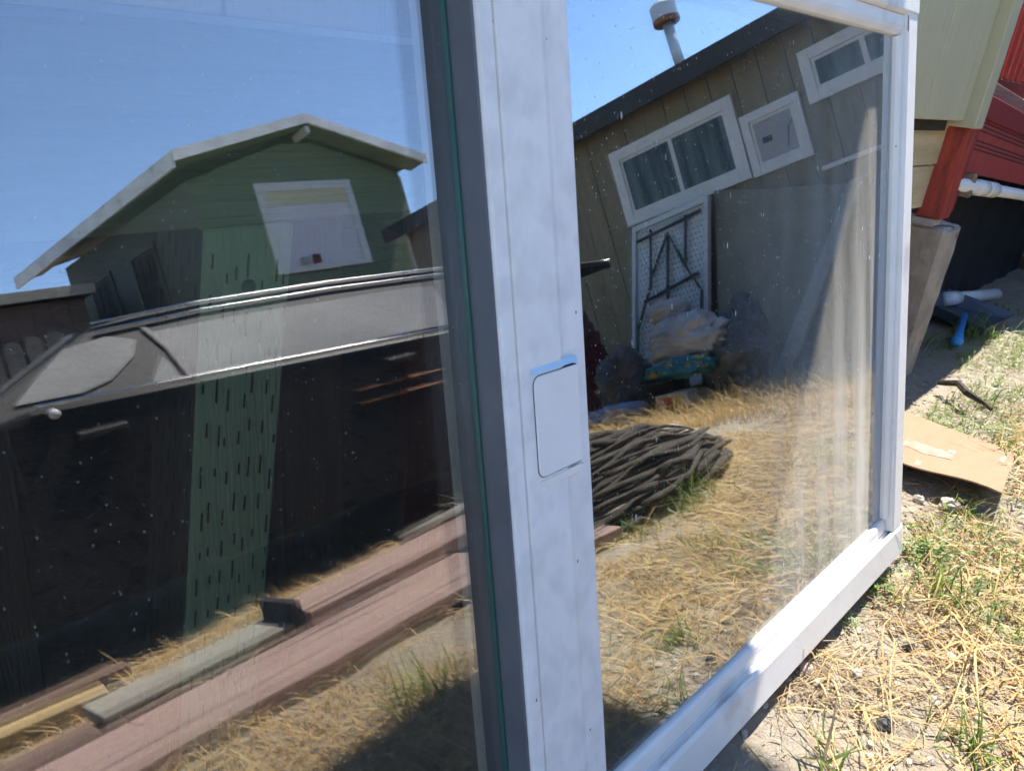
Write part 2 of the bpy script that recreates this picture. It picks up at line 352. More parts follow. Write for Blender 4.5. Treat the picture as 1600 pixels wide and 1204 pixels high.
MB().box(2.561, 2.60, .703, 1.9, .81, PT).build('side_wall', 'siding', house)
MB().box(2.38, 2.47, 1.75, 1.84, .86, 2.78).build('roof_post', 'trim_green', house, bevel=.004)
MB().box(-4.9, 1.66, .645, .695, .715, .878).build('beam', 'beam_green', house, bevel=.004)
for z0, z1, n in ((.702, .858, 0), (.572, .698, 1)):
    MB().box(1.68, 2.64, .716 + .004*n, .74, z0, z1).build('skirt_board', 'skirt_yellow', house, bevel=.003)
# post under the beam: slightly out of plumb, incised as treated timber is
post = MB().slab([(.234, .652, 0), (.328, .652, 0), (.402, .652, .713), (.312, .652, .713)], (0, .09, 0)).build('post', 'post_green', house, bevel=.003)
MB().slab([(.2325, .654, .002), (.2325, .741, .002), (.3105, .741, .711), (.3105, .654, .711)], (.0012, 0, 0)).build('brown_side', 'post_brown', post)  # thin dark brown facing on one side of the post
inc = MB(); random.seed(3)
for c in range(7):
    z = .02 + random.random()*.05
    while z < .69:
        l = random.uniform(.008, .024); fx = (c + .6 + random.uniform(-.28, .28))/7.3
        def X(zz): return .234 + (.312-.234)*zz/.713 + fx*.092
        inc.slab([(X(z), .6508, z), (X(z)+.0018, .6508, z), (X(z+l)+.0016, .6508, z+l), (X(z+l), .6508, z+l)], (0, .002, 0)); z += l + random.uniform(.018, .034)
for c in range(6):
    z = .02 + random.random()*.05
    while z < .69:
        l = random.uniform(.012, .02); Y = .66 + c*.0135
        inc.slab([(.2318+.109*z, Y, z), (.2318+.109*(z+l), Y, z+l), (.2318+.109*(z+l), Y+.0016, z+l), (.2318+.109*z, Y+.0016, z)], (.002, 0, 0)); z += l + random.uniform(.018, .034)
o = inc.build('incision', 'incision', post); o['kind'] = 'stuff'
MB().lathe([(.0, 0), (.0075, 0), (.0075, .002), (0, .002)], (.352, .6535, .655), 14, (0, -1, 0)).build('knot', 'incision', post)
for bx0, bx1, zt, mt_ in ((.50, .60, .70, 'board_brown'), (.72, .83, .70, 'board_red'), (.12, .19, .66, 'post_brown')):
    MB().slab([(bx0-.03, .80, 0), (bx1-.03, .80, 0), (bx1, .86, zt), (bx0, .86, zt)], (0, .02, 0)).build('crawl_board', mt_, house, bevel=.002)
for px in (-1.4, 1.35):
    MB().box(px, px+.09, .66, .75, 0, .713).build('post', 'post_green', house, bevel=.003)
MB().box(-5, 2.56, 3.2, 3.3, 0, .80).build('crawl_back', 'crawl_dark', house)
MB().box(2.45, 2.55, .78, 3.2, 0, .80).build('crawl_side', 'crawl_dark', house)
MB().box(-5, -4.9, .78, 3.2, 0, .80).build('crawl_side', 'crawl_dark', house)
rf = MB().slab([(-5.3, .0, 2.78), (2.57, .0, 2.78), (2.57, 5.4, 2.92), (-5.3, 5.4, 2.92)], (0, 0, .06)).build('roof', 'roofing', house)
MB().box(-5.3, 2.575, -.03, -.002, 2.74, 2.86).build('fascia', 'trim_green', rf, bevel=.004)

# ------------------------------------------------------------------ red porch beside the house
porch = thing('red_porch', (3.4, .8, 0), 'red painted porch with slatted rail and perforated skirting beside the house', 'porch')
MB().slab([(2.628, .655, .545), (2.715, .655, .545), (2.735, .655, .84), (2.645, .655, .84)], (0, .075, 0)).build('post', 'red_rust', porch, bevel=.004)
MB().box(2.638, 2.70, .648, .70, .845, 1.22).build('rail_post', 'red_dark', porch, bevel=.004)
MB().slab([(2.722, .66, .56), (2.757, .66, .56), (2.775, .66, .83), (2.74, .66, .83)], (0, .03, 0)).build('edge_board', 'red_dark', porch, bevel=.003)
sl = -.085
def sloped(x0, x1, y0, y1, za, zb): return MB().slab([(x0, y0, za), (x1, y0, za + sl*(x1-x0)), (x1, y0, zb + sl*(x1-x0)), (x0, y0, zb)], (0, y1-y0, 0))
sk = sloped(2.765, 5.38, .668, .69, .683, .845).build('skirt_panel', 'red_paint', porch, bevel=.003)
pf = MB()
for r in range(6):
    for c in range(70):
        xx = 2.80 + c*.0175; zz = .832 - (r % 3)*.0125 - (r//3)*.055 + sl*(xx-2.765); pf.box(xx, xx+.0075, .6665, .672, zz, zz+.0052)
o = pf.build('perforation', 'seam', sk); o['kind'] = 'stuff'
sloped(2.705, 5.38, .655, .70, .850, .915).build('band_board', 'red_dark', porch, bevel=.004)
sloped(2.72, 5.38, .735, .755, .925, .985).build('gap_board', 'plank_dark', porch, bevel=.003)
MB().box(3.6, 5.38, 1.05, 1.10, .93, 1.00).build('lower_rail', 'red_dark', porch, bevel=.004)
for k in range(15):
    xx = 3.62 + k*.115; MB().box(xx, xx+.085, 1.06, 1.085, 1.003, 1.75).build('slat', 'red_bright', porch, bevel=.003)
MB().box(3.6, 5.38, 1.04, 1.11, 1.755, 1.80).build('top_rail', 'red_dark', porch, bevel=.004)
MB().box(3.50, 3.60, 1.03, 1.12, .86, 1.83).build('rail_post', 'red_dark', porch, bevel=.004)
for k in range(9):
    MB().box(2.72, 5.38, .703 + k*.152, .853 + k*.152, .80, .825).build('deck_board', 'red_rust', porch, bevel=.003)
MB().box(5.0, 5.1, .95, 1.05, 0, .79).build('post', 'red_dark', porch, bevel=.004)
MB().box(5.0, 5.1, 1.9, 2.0, 0, .79).build('post', 'red_dark', porch, bevel=.004)
MB().box(2.62, 5.38, 2.07, 2.10, .05, .84).build('back_skirt', 'red_dark', porch)

pier = thing('concrete_pier', (2.8, .78, 0), 'rough tan concrete pier carrying the red post', 'pier')
MB().add([(2.735,.645,-.02),(2.86,.65,-.02),(2.87,.95,-.02),(2.73,.95,-.02),(2.68,.64,.515),(2.875,.645,.515),(2.885,.95,.515),(2.68,.95,.515)],
         [(0,3,2,1),(4,5,6,7),(0,1,5,4),(1,2,6,5),(2,3,7,6),(3,0,4,7)]).build('pier_body', 'concrete', pier, bevel=.012, seg=1)
pb = [c for c in pier.children if c.name.startswith('pier_body')][0]
sb = pb.modifiers.new('divide', 'SUBSURF'); sb.subdivision_type = 'SIMPLE'; sb.levels = sb.render_levels = 5
tx = bpy.data.textures.new('lumps', 'CLOUDS'); tx.noise_scale = .07; tx.noise_depth = 4; dp = pb.modifiers.new('rough', 'DISPLACE'); dp.texture = tx; dp.strength = .009; dp.mid_level = .5
MB().blob((2.775, .79, .517), (.10, .14, .008), 3, .3).build('mortar_cap', 'stone_pale', pier, smooth=True)
MB().box(2.62, 2.70, .67, .74, .522, .544).build('shim', 'stone_pale', pier, bevel=.004)

pipe = thing('drain_pipe', (2.8, .67, .6), 'white plastic drain pipe with couplings under the red skirting', 'pipe')
def pp(x, dz=0): return (x, .672, .645 + sl*(x-2.765) + dz)
MB().tube([pp(2.72), pp(5.38)], .021, 14).build('pipe_run', 'pvc', pipe, smooth=True)
for a, b in ((3.0, 3.11), (3.13, 3.26), (3.9, 4.0)):
    MB().tube([pp(a), pp(a+.004), pp(b-.004), pp(b)], [.024, .027, .027, .024], 14).build('coupling', 'pvc', pipe, smooth=True)
MB().box(2.86, 2.90, .655, .70, .60, .675).build('hanger', 'plank_dark', pipe, bevel=.003)

sheet = MB()
for k in range(18):
    x0 = 2.89 + k*.14; sheet.slab([(x0, .86 + .012*(k % 2), -.04), (x0+.14, .86 + .012*((k+1) % 2), -.04), (x0+.14, .84 + .012*((k+1) % 2), .66), (x0, .84 + .012*(k % 2), .66)], (0, .004, 0))
based(sheet, 'plastic_sheet', 'black_sheet', 'black plastic sheet closing the gap below the drain pipe', 'sheet')

# ------------------------------------------------------------------ the window
LEAN = R_(15); U0, V0 = .5, -.755
Fv = Vector((0, -math.cos(LEAN), math.sin(LEAN))); Vv = Vector((0, math.sin(LEAN), math.cos(LEAN)))
wbase = CAM - .5*Fv + Vector((U0, 0, 0)) + V0*Vv
win = thing('sliding_window', tuple(wbase), 'large white vinyl sliding window leaning back against the house', 'window', rot=(-LEAN, 0, 0))
def W(u, v, w): return Vector((u + .030*(v + .2) - U0, -w, v - V0))   # along, up and out of the window; the loose frame is racked by 2 degrees
UL, UR, VB, VT = -.62, 1.505, -.662, .231                  # sight lines
def bar_v(poly, v0, v1): return MB().prism(poly, lambda u, w, t: W(u, t, w), v0, v1)
def bar_u(poly, u0, u1): return MB().prism(poly, lambda v, w, t: W(t, v, w), u0, u1)
# sill: outer frame with nose, then the sash rail behind a thin joint
sill_p = [(-.753, -.07), (-.753, .020), (-.750, .023), (-.695, .023), (-.690, .020), (-.689, .0175), (-.694, .0145), (-.6955, .0105), (-.690, .0085), (-.690, -.07)]
bar_u(sill_p, UL-.045, 1.572).build('sill', 'vinyl', win, bevel=.0012)
rail_p = [(-.6895, -.06), (-.6895, .0075), (-.675, .0085), (-.666, .0075), (-.6615, .0045), (-.6605, -.004), (-.6605, -.06)]
bar_u(rail_p, .58, 1.512).build('bottom_rail', 'vinyl', win, bevel=.001)
bar_u([(p, q-.0) for p, q in rail_p], UL, .50).build('bottom_rail', 'vinyl', win, bevel=.001)
jamb_p = [(1.568, -.07), (1.568, .018), (1.565, .021), (1.524, .021), (1.519, .018), (1.518, .008), (1.518, -.07)]
bar_v(jamb_p, -.689, .302).build('jamb', 'vinyl', win, bevel=.0012)
bar_v([(1.5175, -.06), (1.5175, .012), (1.513, .014), (1.508, .012), (1.505, .006), (1.505, -.06)], -.6595, .230).build('side_stile', 'vinyl', win, bevel=.001)
bar_v([(1.5045, -.012), (1.5045, -.001), (1.4995, -.0008), (1.4995, -.012)], -.66, .231).build('gasket', 'vinyl_grey', win)
bar_v([(UL-.045, -.07), (UL-.045, .021), (UL-.002, .021), (UL-.002, -.07)], -.689, .302).build('jamb', 'vinyl', win, bevel=.0015)
head_p = [(.303, -.07), (.303, .020), (.300, .023), (.268, .023), (.2645, .020), (.2635, .015), (.2635, -.07)]
bar_u(head_p, UL-.045, 1.568).build('head', 'vinyl', win, bevel=.0012)
bar_u([(.263, -.06), (.263, .0135), (.246, .0145), (.238, .012), (.2325, .006), (.231, -.002), (.231, -.06)], .58, 1.5175).build('top_rail', 'vinyl', win, bevel=.001)
bar_u([(.263, -.06), (.263, .0085), (.233, .006), (.231, -.06)], UL, .50).build('top_rail', 'vinyl', win, bevel=.001)
bar_v([(1.5172, .0205), (1.5172, .0213), (1.5188, .0213), (1.5188, .0205)], .236, .262).build('joint', 'seam', win)
bar_u([(-.6925, .0165), (-.6925, .0172), (-.6915, .0172), (-.6915, .0165)], 1.40, 1.517).build('joint', 'seam', win)
MB().slab([W(1.5185, -.6895, .0232), W(1.5195, -.6895, .0232), W(1.568, -.7385, .0238), W(1.567, -.7385, .0238)], W(0, 0, .0002) - W(0, 0, 0)).build('joint', 'seam', win)
# meeting stile
ms = [(.4585, -.05), (.4575, .030), (.4590, .0335), (.4745, .0340), (.4752, .0315), (.4768, .0315), (.4775, .0345), (.533, .0345), (.5425, .0305), (.575, .0295), (.5775, .0270), (.5775, -.05)]
st = bar_v(ms, -.6885, .262).build('meeting_stile', 'vinyl_scuffed', win, bevel=.0008)
bar_v([(.4752, .0313), (.4752, .0318), (.4768, .0318), (.4768, .0313)], -.688, .261).build('seam', 'seam_brown', st)
bar_v([(.4540, -.03), (.4540, .0300), (.4570, .0300), (.4570, -.03)], -.66, .231).build('reveal', 'vinyl_grey', st)
bar_v([(.4505, -.003), (.4515, .0028), (.4538, .0028), (.4538, -.003)], -.66, .231).build('gasket', 'gasket', win)
# latch: raised plate with rounded corners, a dark joint round it and a chamfered lip above and below
def rrect(u0, u1, v0, v1, r, k=5):
    pts = []
    for cu, cv, a0 in ((u0+r, v0+r, 180), (u0+r, v1-r, 90)):
        seq = range(k+1)
        for i in seq:
            a = R_(a0 + 90*i/k) if a0 == 180 else R_(180 - 90*i/k)
            pts.append((cu + r*math.cos(a), cv + r*math.sin(a))) if a0 == 90 else pts.append((cu + r*math.cos(R_(270 - 90*i/k)), cv + r*math.sin(R_(270 - 90*i/k))))
    return pts + [(u1, v1), (u1, v0)]
def plate(u0, u1, v0, v1, r, w0, w1): return MB().prism(rrect(u0, u1, v0, v1, r), lambda u, v, w: W(u, v, w), w0, w1)
la = plate(.4919, .5545, -.2462, -.1490, .009, .030, .0350).build('latch', 'seam', win)
plate(.4926, .5560, -.2455, -.1497, .0085, .034, .0362).build('latch_plate', 'vinyl', la, bevel=.0015)
MB().add([W(.490,-.1460,.0343),W(.556,-.1460,.0343),W(.556,-.1405,.0343),W(.4915,-.1405,.0343),W(.490,-.1475,.0362),W(.557,-.1475,.0362)],
         [(0,1,2,3),(0,4,5,1),(3,2,5,4),(0,3,4),(1,5,2)]).build('latch_lip', 'sky_blue_tint', la, bevel=.0008)  # blue of the reflected sky is put into the upper lip's colour
MB().add([W(.493,-.2485,.0343),W(.556,-.2485,.0343),W(.556,-.2565,.0343),W(.497,-.2565,.0343),W(.493,-.2487,.0358),W(.557,-.2487,.0358)],
         [(0,1,2,3),(0,4,5,1),(3,2,5,4),(0,3,4),(1,5,2)]).build('latch_lip', 'vinyl', la, bevel=.0008)
# panes
def pane(u0, u1, w0, w1, mt): return bar_v([(u0, w0), (u0, w1), (u1, w1), (u1, w0)], -.664, .234).build('pane', mt, win)
pane(UL, .4535, -.0025, 0, 'glass_left'); pane(UL, .4535, -.0185, -.016, 'glass_left_inner')
pane(.565, 1.504, -.0025, 0, 'glass_right'); pane(.565, 1.504, -.0185, -.016, 'glass_right_inner')
for u0, u1 in ((UL, .452), (.57, 1.5035)):
    MB().prism([(-.661, -.0155), (-.661, -.003), (-.650, -.003), (-.650, -.0155)], lambda v, w, t: W(t, v, w), u0, u1).build('spacer', 'spacer', win)
    MB().prism([(.222, -.0155), (.222, -.003), (.230, -.003), (.230, -.0155)], lambda v, w, t: W(t, v, w), u0, u1).build('spacer', 'spacer', win)
bar_v([(1.495, -.0155), (1.495, -.003), (1.5035, -.003), (1.5035, -.0155)], -.649, .221).build('spacer', 'spacer', win)
bar_v([(.575, -.034), (.575, -.0325), (1.504, -.0325), (1.504, -.034)], -.66, .231).build('screen', 'screen_mesh', win)
for u0, u1 in ((-.62, -.50), (1.35, 1.5)):     # off-cuts the frame stands on
    pass

# ------------------------------------------------------------------ cardboard, tools and stones on the ground
cb = thing('cardboard_sheet', (2.13, .38, 0), 'flattened brown cardboard sheet with torn tape on the ground', 'cardboard')
def cbz(s, t): return .045 + .007*math.sin(s*9) * (1-t) - .03*t + .012*(1-s)
def cbp(s, t, dz=0):   # s along the lifted edge, t away from it
    a = Vector((1.905, .60, 0)); b = Vector((1.985, .185, 0)); c = Vector((2.36, .645, 0)); d = Vector((2.36, .225, 0))
    p = a.lerp(b, s).lerp(c.lerp(d, s), t); p.z = cbz(s, t) + dz; return p
mb = MB(); n = 14; k = 10
for dz in (0, .004): mb.v += [cbp(i/n, j/k, dz) for j in range(k+1) for i in range(n+1)]
q = (n+1)*(k+1)
for j in range(k):
    for i in range(n):
        a = j*(n+1)+i; mb.f += [(a, a+n+1, a+n+2, a+1), (q+a, q+a+1, q+a+n+2, q+a+n+1)]
for i in range(n): mb.f += [(i, i+1, q+i+1, q+i), (k*(n+1)+i+1, k*(n+1)+i, q+k*(n+1)+i, q+k*(n+1)+i+1)]
for j in range(k): mb.f += [(j*(n+1), q+j*(n+1), q+(j+1)*(n+1), (j+1)*(n+1)), (j*(n+1)+n, (j+1)*(n+1)+n, q+(j+1)*(n+1)+n, q+j*(n+1)+n)]
mb.build('panel', 'cardboard', cb, smooth=False)
def patch(s0, s1, t0, t1, mt, nm, jag=0):
    mb = MB(); n = 8
    for i in range(n+1):
        s = s0 + (s1-s0)*i/n; e = random.uniform(-jag, jag); mb.v += [cbp(s, t0+e, .0052), cbp(s, t1+random.uniform(-jag, jag), .0052), cbp(s, t0+e, .0042), cbp(s, t1, .0042)]
    for i in range(n): a = 4*i; mb.f += [(a, a+1, a+5, a+4), (a+2, a+6, a+7, a+3), (a, a+4, a+6, a+2), (a+1, a+3, a+7, a+5)]
    mb.f += [(0, 2, 3, 1), (4*n, 4*n+1, 4*n+3, 4*n+2)]
    mb.build(nm, mt, cb)
patch(.42, .70, .30, .46, 'tape', 'tape', .02); patch(.44, .47, .03, .12, 'print_grey', 'printed_mark'); patch(.54, .57, .03, .13, 'print_grey', 'printed_mark'); patch(.93, .96, .62, .82, 'print_grey', 'printed_mark')
patch(.66, .70, .47, .52, 'stone_pale', 'torn_spot', .02)

t = thing('scoop', (3.6, .70, 0), 'small grey scoop with a bright blue handle lying in shade', 'tool')
MB().tube([(3.26, .625, .03), (3.28, .628, .035), (3.40, .655, .04), (3.62, .70, .06)], [.019, .022, .016, .015], 12).build('handle', 'blue_plastic', t, smooth=True)
MB().add([(3.55,.60,.01),(3.95,.60,.015),(3.92,.84,.02),(3.60,.82,.03),(3.53,.59,.05),(4.0,.58,.04),(3.95,.87,.09),(3.57,.85,.09)],
         [(0,3,2,1),(0,1,5,4),(1,2,6,5),(2,3,7,6),(3,0,4,7)]).build('pan', 'grey_plastic', t, bevel=.006)
based(MB().tube([(3.86, .845, .055), (4.25, .72, .055)], .028, 14).tube([(3.87, .84, .055), (3.95, .815, .055)], .033, 14), 'pipe_offcut', 'pvc', 'short white pipe offcut lying behind the scoop', 'pipe', smooth=True)

def stone(x, y, r, mt, label, seed):
    mb = MB().blob((x, y, gh(x, y) + r*.35), (r, r*.8, r*.62), seed, .35, 1.6, 14, 9); based(mb, 'stone', mt, label, 'stone', 'loose stones on the ground')
ST = [(1.315, .165, .013, 'stone_dark', 'dark grey stone in the straw below the weed clump'), (1.345, .105, .012, 'stone_pale', 'pale round pebble right of the dark grey stone'),
      (1.09, .13, .016, 'stone_dark', 'black crumbly lump in the straw nearest the bottom edge'), (1.70, .115, .020, 'stone_pale', 'grey stone right of the weed clump'),
      (1.165, .205, .013, 'stone_pale', 'small grey stone half sunk near the window sill'), (1.10, .265, .016, 'stone_pink', 'pinkish brick chip touching the window sill'),
      (1.93, .27, .026, 'stone_pale', 'pale stone holding up the cardboard edge'), (1.90, .33, .016, 'stone_pale', 'small white pebble at the cardboard edge'),
      (1.87, .39, .018, 'stone_pale', 'white pebble between jamb and cardboard')]
for i, (x, y, r, mt, lb) in enumerate(ST): stone(x, y, r, mt, lb, i+1)
g = MB(); random.seed(11)
for i in range(1700):
    x = random.uniform(.9, 3.0); y = random.uniform(-.15, .62); r = random.choice([.003, .004, .005, .006, .008])
    if noise.noise(Vector((x*1.7, y*1.7, 4))) < -.15: continue
    g.blob((x, y, gh(x, y) + r*.2), (r, r*.8, r*.6), i, .35, 1.5, 7, 4)
o = g.build('gravel', 'stone_pale'); tag(o, 'fine pale gravel and crumbs strewn over the soil', 'gravel', kind='stuff')
tw = MB().tube([(2.72, .53, .03), (2.68, .47, .06), (2.63, .43, .055), (2.59, .365, .05), (2.575, .345, .045)], [.009, .011, .012, .007, .006], 7)
based(tw, 'stick', 'bark', 'dark crooked stick jutting out of the porch shade', 'stick')

# ------------------------------------------------------------------ house mirrored in the right pane (stands across the yard)
lh = thing('long_house', (5.5, -2.6, 0), 'long olive house with three white trimmed windows mirrored in the right pane', 'house')
MB().box(5.44, 9, -5.6, .9, 0, 2.25).build('wall', 'crawl_dark', lh)
y = -5.6; i = 0
while y < .88:
    y1 = min(y + .2, .9); MB().box(5.40 + .003*(i % 2), 5.439, y + .004, y1, .08, 2.24).build('siding_plank', 'wall_olive', lh, bevel=.003); y += .2; i += 1
MB().box(5.395, 5.439, -5.64, -5.605, .05, 2.24).build('corner_trim', 'white_trim', lh, bevel=.003)
rf = MB().slab([(5.235, -5.75, 2.255), (5.235, 1.05, 2.255), (9.4, 1.05, 3.2), (9.4, -5.75, 3.2)], (0, 0, .05)).build('roof', 'roofing', lh)
MB().box(5.20, 5.233, -5.78, 1.08, 2.17, 2.325).build('fascia', 'roofing', rf, bevel=.003)
MB().box(5.234, 5.40, -5.7, 1.0, 2.235, 2.25).build('soffit', 'wall_olive', rf)
def wwin(parent, y0, y1, z0, z1, tr, panes, pm, xf=5.40, sillh=0):
    w_ = thing_part = MB()
    b = MB(); b.box(xf-.028, xf, y0, y0+tr, z0, z1).box(xf-.028, xf, y1-tr, y1, z0, z1).box(xf-.0285, xf, y0+tr, y1-tr, z1-tr, z1).box(xf-.0285, xf, y0+tr, y1-tr, z0, z0+tr)
    f = b.build('window', 'white_trim', parent, bevel=.003)
    a = y0 + tr; n = len(panes); wd = (y1 - y0 - 2*tr)
    s = MB(); e = .022
    s.box(xf-.016, xf-.002, a, a+e, z0+tr, z1-tr).box(xf-.016, xf-.002, y1-tr-e, y1-tr, z0+tr, z1-tr).box(xf-.0165, xf-.002, a+e, y1-tr-e, z0+tr, z0+tr+e).box(xf-.0165, xf-.002, a+e, y1-tr-e, z1-tr-e, z1-tr)
    if n == 2: s.box(xf-.0172, xf-.002, a+wd/2-.018, a+wd/2+.018, z0+tr+.001, z1-tr-.001)
    s.build('sash', 'white_trim', f, bevel=.002)
    for k in range(n):
        MB().box(xf-.009, xf-.004, a + wd*k/n + .004, a + wd*(k+1)/n - .004, z0+tr+.004, z1-tr-.004).build('pane', pm, f)
    return f
wwin(lh, -2.79, -1.64, 1.38, 2.00, .085, [0, 1], 'house_glass')
f2 = wwin(lh, -1.625, -1.175, 1.37, 1.815, .062, [0], 'grey_board')
MB().box(5.385, 5.392, -1.50, -1.43, 1.575, 1.615).build('hole', 'seam', f2); MB().tube([(5.389, -1.33, 1.50), (5.389, -1.30, 1.62), (5.389, -1.26, 1.66)], .004, 5).build('cable', 'seam', f2)
wwin(lh, -1.12, -.30, 1.69, 2.045, .075, [0, 1], 'house_glass')
# pale batten under the right-hand window
MB().box(5.375, 5.40, -1.15, .3, 1.245, 1.275).build('batten', 'white_trim', lh, bevel=.003)
ch = thing('flue_pipe', (5.62, -2.08, 2.34), 'galvanised flue pipe with a round rusty cap on the long house roof', 'flue')
MB().tube([(5.62, -2.08, 2.36), (5.62, -2.10, 2.80)], .042, 16).build('pipe_run', 'galvanised', ch, smooth=True)
MB().lathe([(.05, 0), (.10, 0), (.105, .02), (.105, .13), (.07, .16), (.0, .17)], (5.62, -2.10, 2.79), 20).build('cap', 'galvanised', ch, bevel=.003)
MB().lathe([(.045, -.012), (.099, -.014), (.107, .0), (.107, .025), (.1052, .025)], (5.62, -2.10, 2.79), 20).build('cap_rim', 'rust', ch)

# grey sheet and board leaning on the wall
based(MB().slab([(4.86, -2.02, .02), (4.72, -1.42, .02), (5.33, -.97, 1.09), (5.36, -1.95, 1.39)], (.012, 0, .006)), 'plywood_sheet', 'plywood_grey', 'large weathered grey plywood sheet leaning on the long house wall', 'plywood', bevel=.002)
based(MB().slab([(4.60, -1.50, .01), (4.60, -1.38, .01), (5.30, -.87, 1.12), (5.30, -.97, 1.12)], (.025, 0, -.02)), 'leaning_plank', 'plank_grey', 'long pale plank slanting along the edge of the plywood sheet', 'plank', bevel=.003)

# folding table on its end, underside out
ft = thing('folding_table', (5.0, -2.4, 0), 'white folding table stood on end, dark legs folded on its underside', 'table')
def T(s, v, w): # s across, v up, w out towards the yard
    b = Vector((4.92, -2.86, .01)); e1 = Vector((0, .72, .02)); e2 = Vector((.33, .21, 1.33)); nrm = Vector((-1.33, 0, .33)).normalized(); return b + e1*s + e2*v + nrm*w
def tb(s0, s1, v0, v1, w0, w1): return MB().slab([T(s0, v0, w0), T(s1, v0, w0), T(s1, v1, w0), T(s0, v1, w0)], T(0, 0, w1) - T(0, 0, w0))
tb(0, 1, 0, 1, -.02, .0).build('tabletop', 'table_plastic', ft, bevel=.008)
rim = MB()
for a in ((0, .05, 0, 1), (.95, 1, 0, 1), (.05, .95, 0, .035), (.05, .95, .965, 1)):
    q = tb(*a, .0005, .03); rim.add(q.v, q.f)
rim.build('rim', 'table_plastic', ft, bevel=.006)
dm = MB()
for i in range(17):
    for j in range(30):
        s = .09 + i*.05 + (.025 if j % 2 else 0); v = .06 + j*.0305
        if s > .94: continue
        q = tb(s, s+.016, v, v+.010, .0004, .0016); dm.add(q.v, q.f)
o = dm.build('dimple', 'dimple', ft); o['kind'] = 'stuff'
for pts in ([(.27, .94), (.27, .62), (.10, .40)], [(.73, .94), (.73, .66), (.93, .50)], [(.08, .90), (.92, .93)], [(.27, .66), (.50, .88), (.73, .66)], [(.50, .86), (.50, .32)], [(.18, .54), (.90, .60)], [(.30, .44), (.70, .47)], [(.10, .40), (.08, .10)], [(.93, .50), (.92, .08)]):
    MB().tube([T(s, v, .035) for s, v in pts], .013, 8).build('leg_tube', 'dark_steel', ft, smooth=True)

# bundles and rubbish in front of it
def bag(name, c, rad, seed, mt, label, cat='bag', amp=.28, flat=None):
    return based(MB().blob(c, rad, seed, amp, 1.7, 64, 40, flat, .22), name, mt, label, cat, smooth=True)
bag('white_sack', (4.30, -1.84, .40), (.15, .27, .17), 23, 'white_bag', 'big round white sack on the rubbish pile before the folding table', 'sack', .2)
bag('rag_bundle', (4.40, -1.98, .62), (.10, .15, .075), 4, 'white_bag', 'small white rag bundle on top of the round white sack', 'rags', .22)
bag('feed_sack', (4.15, -1.84, .25), (.13, .25, .065), 6, 'teal_bag', 'flat teal printed sack with yellow markings under the round white sack', 'sack', .2)
bag('rubbish_bag', (4.42, -1.60, .20), (.20, .20, .24), 9, 'grey_bag', 'grey rubbish bag right of the printed sack', amp=.25, flat=0)
bag('rubbish_bag', (4.95, -1.75, .26), (.18, .22, .30), 12, 'grey_bag', 'grey bulging rubbish bag against the plywood sheet', amp=.3, flat=0)
bag('rubbish_bag', (4.30, -2.42, .20), (.20, .19, .24), 15, 'grey_bag', 'grey rubbish bag left of the black bin', amp=.3, flat=0)
bag('maroon_bag', (4.45, -2.80, .36), (.12, .14, .40), 17, 'maroon_cloth', 'tall maroon bag beside the meeting stile in the mirror', amp=.15, flat=0)
bag('blue_cloth', (4.02, -2.34, .04), (.16, .25, .07), 19, 'light_blue_cloth', 'crumpled light blue cloth on the ground by the bin', 'cloth', .35, 0)
bn = thing('black_bin', (4.12, -2.06, 0), 'small black bin below the teal sack', 'bin')
MB().lathe([(0, 0), (.13, 0), (.16, .19), (.172, .195), (.172, .21), (.152, .21), (.12, .02), (0, .02)], (4.15, -1.98, 0), 24).build('bin_body', 'bin_black', bn, smooth=True)
MB().tube([(4.0, -2.06, .20), (3.98, -2.06, .12), (4.0, -2.0, .08)], .006, 6).build('handle', 'dark_steel', bn, smooth=True)
bx = thing('printed_carton', (4.02, -1.84, 0), 'orange and white printed carton low in front of the sack', 'carton')
MB().box(4.0, 4.12, -1.98, -1.74, 0, .12).build('carton_body', 'white_bag', bx, bevel=.004)
MB().box(3.9975, 4.0, -1.95, -1.84, .03, .10).build('print_panel', 'orange_print', bx)
MB().box(3.9975, 4.0, -1.83, -1.77, .04, .09).build('print_panel', 'yellow_print', bx)

# ------------------------------------------------------------------ gabled house far across the yard
gh_ = thing('gabled_house', (5.4, -9.5, 0), 'green gabled house with white eaves mirrored in the left pane', 'house')
GX0, GX1, GXA = 3.95, 6.95, 5.47; EZ, AZ = 3.50, 3.98; GY = -7.3
MB().prism([(GX0, 0), (GX1, 0), (GX1, EZ), (GXA, AZ-.05), (GX0, EZ)], lambda p, q, t: (p, t, q), GY-.02, -10.7).build('wall', 'wall_green_dark', gh_)
k = 0; z = .2
while z < AZ - .08:          # lap boards of the gable end
    z1 = z + .19
    def half(zz, s): return (GX0 if s < 0 else GX1) if zz <= EZ else (GXA + (GX0-GXA if s < 0 else GX1-GXA)*(AZ-zz)/(AZ-EZ))
    zt = min(z1 - .006, AZ - .07); a, b, c, d = half(z, -1), half(z, 1), half(zt, 1), half(zt, -1)
    MB().slab([(a, GY-.018, z), (b, GY-.018, z), (c, GY-.018, zt), (d, GY-.018, zt)], (0, .018, 0)).build('lap_board', 'wall_green', gh_); z = z1
